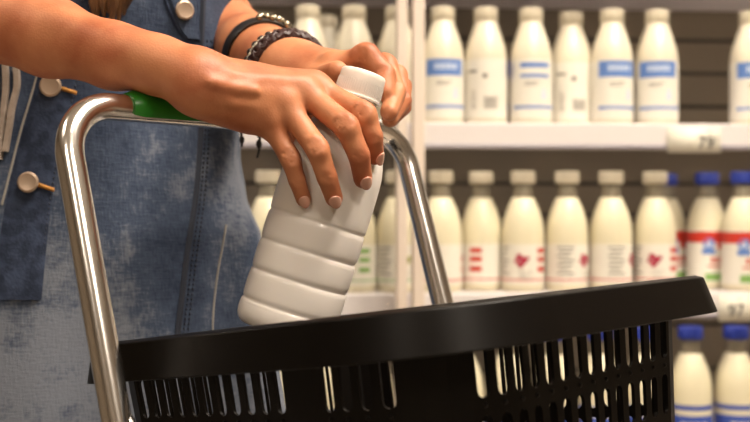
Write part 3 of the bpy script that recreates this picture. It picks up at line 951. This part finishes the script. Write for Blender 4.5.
def label_blue(t, R, turn, side=False, stripes=False):
    lb = patch(MB(), R+.0003, turn-118, turn+118, .012, .119, 40).build('label', 'label_white', t)
    m = MB()
    if stripes:
        patch(m, R+.0007, turn-42, turn+42, .104, .113); patch(m, R+.0007, turn-42, turn+42, .086, .092)
    else:
        patch(m, R+.0007, turn-62, turn+48, .088, .118, 16)
    patch(m, R+.0007, turn-62, turn+62, .029, .035, 16)
    m.build('blue_print', 'print_blue', lb)
    m = MB()
    if not stripes:
        for k in range(5): patch(m, R+.0010, turn-34+k*13, turn-25+k*13, .099, .110, 3)
    for k in range(9): patch(m, R+.0010, turn-50+k*11, turn-44+k*11, .031, .0335, 2)
    m.build('brand_lettering', 'print_pale', lb)
    m = MB(); disc(m, R+.0007, turn+24, .052, .006); disc(m, R+.0007, turn+24, .062, .004); m.build('emblem', 'print_pale', lb)
    m = MB()
    for (a,b,z) in ((-30,12,.076),(-30,2,.071)): patch(m, R+.0007, turn+a, turn+b, z, z+.0018, 4)
    for k in range(5): patch(m, R+.0007, turn+118-46, turn+118-18, .078-.007*k, .081-.007*k, 3)
    m.build('small_print', 'print_grey', lb)
def label_info(t, R, turn):                     # back of the same label: columns of small print, a bar code
    lb = patch(MB(), R+.0003, turn-118, turn+118, .012, .119, 40).build('label', 'label_white', t)
    m = MB(); patch(m, R+.0007, turn+62, turn+112, .088, .118, 8); patch(m, R+.0007, turn+62, turn+112, .029, .035, 6); m.build('blue_print', 'print_blue_deep', lb)
    m = MB(); patch(m, R+.0007, turn-62, turn-34, .095, .099, 4); patch(m, R+.0007, turn-18, turn-6, .084, .092, 3)
    for k in range(8): patch(m, R+.0007, turn-14+k*4.6, turn-11.6+k*4.6, .028, .052-.002*(k%3), 1)
    for k in range(6): patch(m, R+.0007, turn-52, turn-40+2*(k%3), .060-.006*k, .0618-.006*k, 3)
    m.build('small_print', 'print_grey', lb)
def label_squares(t, R, turn, colr='print_red', flower='print_pink'):
    lb = patch(MB(), R+.0003, turn-178, turn+178, .014, .087, 60).build('label', 'label_white', t)
    m = MB(); patch(m, R+.0007, turn-178, turn+178, .021, .0235, 60)
    for z in (.076,.060,.042): patch(m, R+.0008, turn+18, turn+50, z-.005, z+.004, 5)
    for z in (.060,.042): patch(m, R+.0008, turn+124, turn+150, z-.006, z+.004, 5)
    m.build('square_print', colr, lb)
    m = MB()
    for (a,z,s) in ((-34,.064,.006),(-22,.058,.007),(-30,.050,.006),(-12,.062,.004),(-42,.056,.004)): disc(m, R+.0008, turn+a, z, s)
    m.build('flower_print', flower, lb)
    m = MB()
    for k in range(7): patch(m, R+.0008, turn-110+5*(k%2), turn-62-6*(k%3), .080-.008*k, .0825-.008*k, 5)
    for k in range(5): patch(m, R+.0008, turn-36+4*(k%2), turn+8-5*(k%3), .036-.0035*k+.002, .0375-.0035*k+.001, 5)
    m.build('small_print', 'print_grey', lb)
def label_red(t, R, turn):
    lb = patch(MB(), R+.0003, turn-150, turn+150, .012, .112, 50).build('label', 'label_white', t)
    m = MB(); patch(m, R+.0007, turn-150, turn+150, .088, .109, 50); patch(m, R+.0007, turn+4, turn+50, .076, .088, 8)
    for k in range(4): patch(m, R+.0008, turn-14+k*13, turn-5+k*13, .050, .060, 2)
    patch(m, R+.0008, turn-24, turn+36, .042, .045, 6)
    m.build('red_print', 'print_red', lb)
    m = MB(); disc(m, R+.0010, turn-20, .086, .011); patch(m, R+.0010, turn-38, turn-2, .066, .076, 6); m.build('emblem', 'print_blue', lb)
    m = MB(); disc(m, R+.0013, turn-20, .085, .005); m.build('emblem_centre', 'print_pale', lb)
    m = MB(); patch(m, R+.0008, turn-30, turn+60, .016, .030, 8); m.build('green_print', 'print_green', lb)
def label_bluestripe(t, R, turn):
    lb = patch(MB(), R+.0003, turn-150, turn+150, .012, .098, 50).build('label', 'milk_bg', t)
    m = MB(); patch(m, R+.0007, turn-150, turn+150, .070, .079, 50); patch(m, R+.0007, turn-150, turn+150, .020, .060, 50); m.build('blue_print', 'print_blue_deep', lb)
    m = MB()
    for k in range(4): patch(m, R+.0010, turn-36+k*19, turn-22+k*19, .030, .048, 2)
    m.build('brand_lettering', 'label_white', lb)

def face(px):                                   # case-local turn that points the label at the aisle where the lens stands
    return math.degrees(math.atan((px-375)/FP))
def put(kind, px, z, yo, lab, turn, label, group):
    t, R = make(kind)
    X = cx_of(px, yo); w = Vector((0,CD,0))+ux*X+uy*yo
    t.location = (w.x, w.y, z+.0002); t.rotation_euler = (0,0,th)
    if lab: lab(t, R, turn)
    tag(t, label, 'bottle', group)
    return t
G1 = 'milk bottles on the upper shelf'; G2 = 'milk bottles on the middle shelf'; G3 = 'blue-capped milk bottles on the lowest visible shelf'
yo = .046
S = [(262,.14,None,0,'pale milk bottle on upper shelf, standing farther back beside the upper arm'),
 (308,yo,label_blue,200,'pale milk bottle on upper shelf directly above the bracelets'),
 (327,.15,None,0,'pale milk bottle standing back between the two bottles above the bracelets and the knuckles'),
 (354,yo,label_blue,200,'pale milk bottle on upper shelf directly above the far hand'),
 (397,yo,label_blue,180,'pale milk bottle on upper shelf, half hidden by the door frame'),
 (443,yo,label_blue,4,'milk bottle with solid blue label block, first to the right of the door frame'),
 (486,yo,label_info,0,'milk bottle turned to show grey small print, between two blue-printed bottles'),
 (531,yo,lambda t,R,a: label_blue(t,R,a,stripes=True),0,'milk bottle whose label has two thin blue lines, on upper shelf'),
 (571,.080,label_info,6,'slightly set back milk bottle with dull neck and grey print, on upper shelf'),
 (612,yo,label_blue,8,'blue-labelled milk bottle on upper shelf, left one of the touching pair by the gap'),
 (657,yo,label_blue,-10,'blue-labelled milk bottle on upper shelf beside the empty gap, above the price tag'),
 (751,yo,label_blue,0,'blue-labelled milk bottle at the right edge of the upper shelf, past the gap')]
for px,y_,lab,tr,l in S: put('tall', px, Z1, y_, lab, tr, l, G1)
lsq = label_squares
lgr = lambda t,R,a: label_squares(t,R,a,'print_green','print_olive')
S = [(268,yo,lsq,180,'cream-capped milk bottle on middle shelf, leftmost, beside the dress'),
 (312,yo,lsq,180,'cream-capped milk bottle on middle shelf, mostly behind the held bottle, nearer its left side'),
 (355,yo,lgr,-10,'milk bottle with green square prints, just right of the held bottle'),
 (398,yo,lgr,40,'milk bottle with olive flower print, behind the two door frames'),
 (441,yo,lsq,-60,'milk bottle on middle shelf crossed by the chrome handle leg'),
 (481,.075,lsq,-58,'milk bottle with red squares at both label sides, right of the chrome leg'),
 (523,yo,lsq,12,'milk bottle with pink flower print and red squares, second right of the chrome leg'),
 (567,yo,lsq,68,'milk bottle with grey scribbled print and pink flower at its right edge'),
 (611,yo,lsq,86,'milk bottle with only fine grey text on its label, middle shelf'),
 (655,yo+.01,lsq,8,'cream-capped milk bottle at the right end of its row, with red squares')]
for px,y_,lab,tr,l in S: put('squat', px, Z2, y_, lab, tr, l, G2)
put('red', 666, Z2, .16, label_red, 20, 'blue-capped bottle peeking from behind the last cream-capped bottle', G2)
put('red', 707, Z2, .10, label_red, 4, 'red-banded milk bottle with blue cap, the one standing farther back', G2)
put('red', 743, Z2, .035, label_red, 0, 'red-banded milk bottle with blue cap at the right edge, nearest the glass', G2)
names = ['first blue-capped bottle seen low through the left basket slots','second blue-capped bottle seen low through the left basket slots','third blue-capped bottle seen low through the left basket slots','blue-capped bottle low behind the solid basket corner, left one','blue-capped bottle low behind the solid basket corner, right one','blue-capped bottle low behind the right basket face, fourth from its end','blue-capped bottle low behind the right basket face, third from its end','blue-capped bottle low behind the right basket face, second from its end','blue-capped bottle low behind the right end of the basket','blue-capped bottle just right of the basket end, lowest shelf','blue-capped bottle at the lower right corner of the view']
for i,l in enumerate(names):
    px = 736-45.5*(10-i) if i < 10 else 736
    put('blue', px, Z3, yo, label_bluestripe, (i%3)*9-9, l, G3)

# price tags
def text_mesh(s, size, name, m, parent, loc, ext=.0003):
    cu = bpy.data.curves.new('t', 'FONT'); cu.body = s; cu.size = size; cu.extrude = ext; cu.align_x = 'CENTER'; cu.align_y = 'CENTER'
    tmp = bpy.data.objects.new('t', cu); C.objects.link(tmp)
    dg = bpy.context.evaluated_depsgraph_get(); me = bpy.data.meshes.new_from_object(tmp.evaluated_get(dg))
    bpy.data.objects.remove(tmp)
    o = bpy.data.objects.new(name, me); C.objects.link(o); me.materials.clear(); me.materials.append(MATS[m]); o.parent = parent
    o.location = loc; o.rotation_euler = (PI/2,0,0); return o
def price(px0, px1, z0, z1, num, sup, label, xo=.25):
    x0,x1 = cx_of(px0,-.02), cx_of(px1,-.02); xm = (x0+x1)/2; w = x1-x0
    wv = Vector((0,CD,0))+ux*xm+uy*(-.0235)
    t = empty('price_tag', (wv.x,wv.y,z0), th)
    tag(t, label, 'price tag', 'paper price tags on the shelf rails')
    h_ = z1-z0
    mb = MB(); mb.box((-w/2,-.0006,0), (w/2,.0020,h_)); mb.build('card', 'tag_paper', t)
    text_mesh(num, .032, 'price_number', 'ink', t, (w*xo,-.0014,h_*.38)); 
    if sup: text_mesh(sup, .010, 'price_number', 'ink', t, (w*xo+.020,-.0014,h_*.55))
    text_mesh('--', .014, 'small_print', 'ink', t, (w*(xo+.06),-.0014,h_*.86))
price(667, 720, Z1-.052, Z1-.006, '79', '9', 'white paper price tag reading 79 on the upper shelf rail', .22)
price(718, 768, Z2-.052, Z2-.004, '97', '', 'white paper price tag on the middle shelf rail, just past the basket rim', -.16)

# ------------------------------------------------------------------ room
def struct(name, lo, hi, m):
    o = MB().box(lo, hi).build(name, m, smooth=False); o['kind'] = 'structure'; return o
fl = struct('floor', (-4,-4,-.05), (4,4,0), 'floor_tile')
nt = MATS['floor_tile'].node_tree
br = nt.nodes.new('ShaderNodeTexBrick'); br.offset = 0; br.inputs['Scale'].default_value = 1; br.inputs['Brick Width'].default_value = .6; br.inputs['Row Height'].default_value = .6
br.inputs['Mortar Size'].default_value = .004; br.inputs['Color1'].default_value = lin((176,164,148)); br.inputs['Color2'].default_value = lin((170,158,142)); br.inputs['Mortar'].default_value = lin((120,110,98))
tc = nt.nodes.new('ShaderNodeTexCoord'); nt.links.new(tc.outputs['Object'], br.inputs['Vector']); nt.links.new(br.outputs['Color'], nt.nodes['Principled BSDF'].inputs['Base Color'])
struct('ceiling', (-4,-4,3.0), (4,4,3.05), 'ceiling_paint')
struct('wall_back', (-4,2.9,0), (4,2.95,3.0), 'wall_paint')
struct('wall_front', (-4,-4,0), (4,-3.95,3.0), 'wall_paint')
struct('wall_left', (-4.05,-4,0), (-4,2.95,3.0), 'wall_paint')
struct('wall_right', (4,-4,0), (4.05,2.95,3.0), 'wall_paint')
def lamp(x, y, sx, sy, e, label, col=(1,.875,.74)):
    t = empty('ceiling_lamp', (x,y,3.0)); tag(t, label, 'ceiling lamp', 'ceiling lamps')
    mb = MB(); mb.box((-sx/2-.02,-sy/2-.02,-.05), (sx/2+.02,sy/2+.02,0)); mb.build('housing', 'case_white', t)
    mb = MB(); mb.box((-sx/2,-sy/2,-.054), (sx/2,sy/2,-.0505)); mb.build('diffuser', 'lamp_on', t)
    l = bpy.data.lights.new('lamp_light', 'AREA'); l.shape = 'RECTANGLE'; l.size = sx; l.size_y = sy; l.energy = e; l.color = col
    o = bpy.data.objects.new('lamp_light', l); C.objects.link(o); o.location = (x,y,2.94); return o
lamp(1.1, .75, .3, .9, 50, 'ceiling lamp over the aisle in front of the case, right of the person')
lamp(.4, .3, .25, .9, 26, 'ceiling lamp above the basket')
lamp(-1.6, .2, .25, .9, 6, 'ceiling lamp left of the aisle')
lamp(1.2, -1.6, .3, 1.0, 30, 'ceiling lamp farther back in the aisle, right')
lamp(-1.0, -2.2, .3, 1.0, 16, 'ceiling lamp farther back in the aisle, left')
def fill(x, y, tx, tz, e, label):  # unseen spotlights, added to brighten the shelf fronts and bottles
    t = empty('fill_spotlight', (x,y,3.0)); tag(t, label, 'spotlight', 'track spotlights')
    tgt = Vector((tx,2.0,tz)); src = Vector((x,y,2.84)); d = (tgt-src).normalized()
    MB().box((-.03,-.03,-.02), (.03,.03,0)).build('mount', 'case_line', t)
    MB().tube([(0,0,-.02),(0,0,-.14)], .008, 10).build('stem', 'case_line', t)
    M = Matrix.Translation((0,0,-.16)) @ (-d).to_track_quat('Z','Y').to_matrix().to_4x4()
    MB().lathe([(.036,-.06),(.040,-.06),(.040,.05),(.030,.06),(1e-7,.06),(1e-7,.05),(.028,.05),(.036,.04),(.036,-.06)], 24, M).build('lamp_shade', 'case_line', t)
    l = bpy.data.lights.new('spot_light', 'SPOT'); l.energy = e; l.color = (1,.88,.76); l.spot_size = 1.25; l.spot_blend = .6; l.shadow_soft_size = .03
    o = bpy.data.objects.new('spot_light', l); C.objects.link(o); o.location = src+d*.065; o.rotation_euler = (-d).to_track_quat('Z','Y').to_euler()
fill(.75, .2, .25, .95, 9, 'track spotlight added to brighten the middle of the display case')
fill(1.5, .2, .85, .95, 9, 'track spotlight added to brighten the right part of the display case')
fill(.15, .75, -.25, 1.0, 14, 'track spotlight added to brighten the bottles behind the hands')
# light strips in the case: at each shelf's front edge and in the header
def strip(z, y, e, rot=0.0, ln=2.8):
    l = bpy.data.lights.new('strip_light', 'AREA'); l.shape = 'RECTANGLE'; l.size = ln; l.size_y = .015; l.energy = e; l.color = (1,.90,.76)
    o = bpy.data.objects.new('strip_light', l); C.objects.link(o)
    w = Vector((0,CD,0))+uy*y; o.location = (w.x,w.y,z); o.rotation_euler = (rot,0,th)
for z in (Z0,Z1,Z2): strip(z-.027, .005, .30, .3)
strip(2.03, -.05, .6, .15)

w = bpy.data.worlds.new('World'); sc.world = w; w.use_nodes = True
w.node_tree.nodes['Background'].inputs[0].default_value = (1,.86,.68,1); w.node_tree.nodes['Background'].inputs[1].default_value = .3

cam = bpy.data.cameras.new('Camera'); co = bpy.data.objects.new('Camera', cam); C.objects.link(co)
co.location = (0,0,ZC); co.rotation_euler = (PI/2,0,0)
cam.sensor_width = 36; cam.lens = 36*FP/750; cam.clip_start = .02
cam.dof.use_dof = True; cam.dof.focus_distance = .745; cam.dof.aperture_fstop = 7.6
sc.camera = co
sc.view_settings.view_transform = 'Standard'; sc.view_settings.look = 'None'; sc.view_settings.gamma = 1
sc.view_settings.exposure = .5
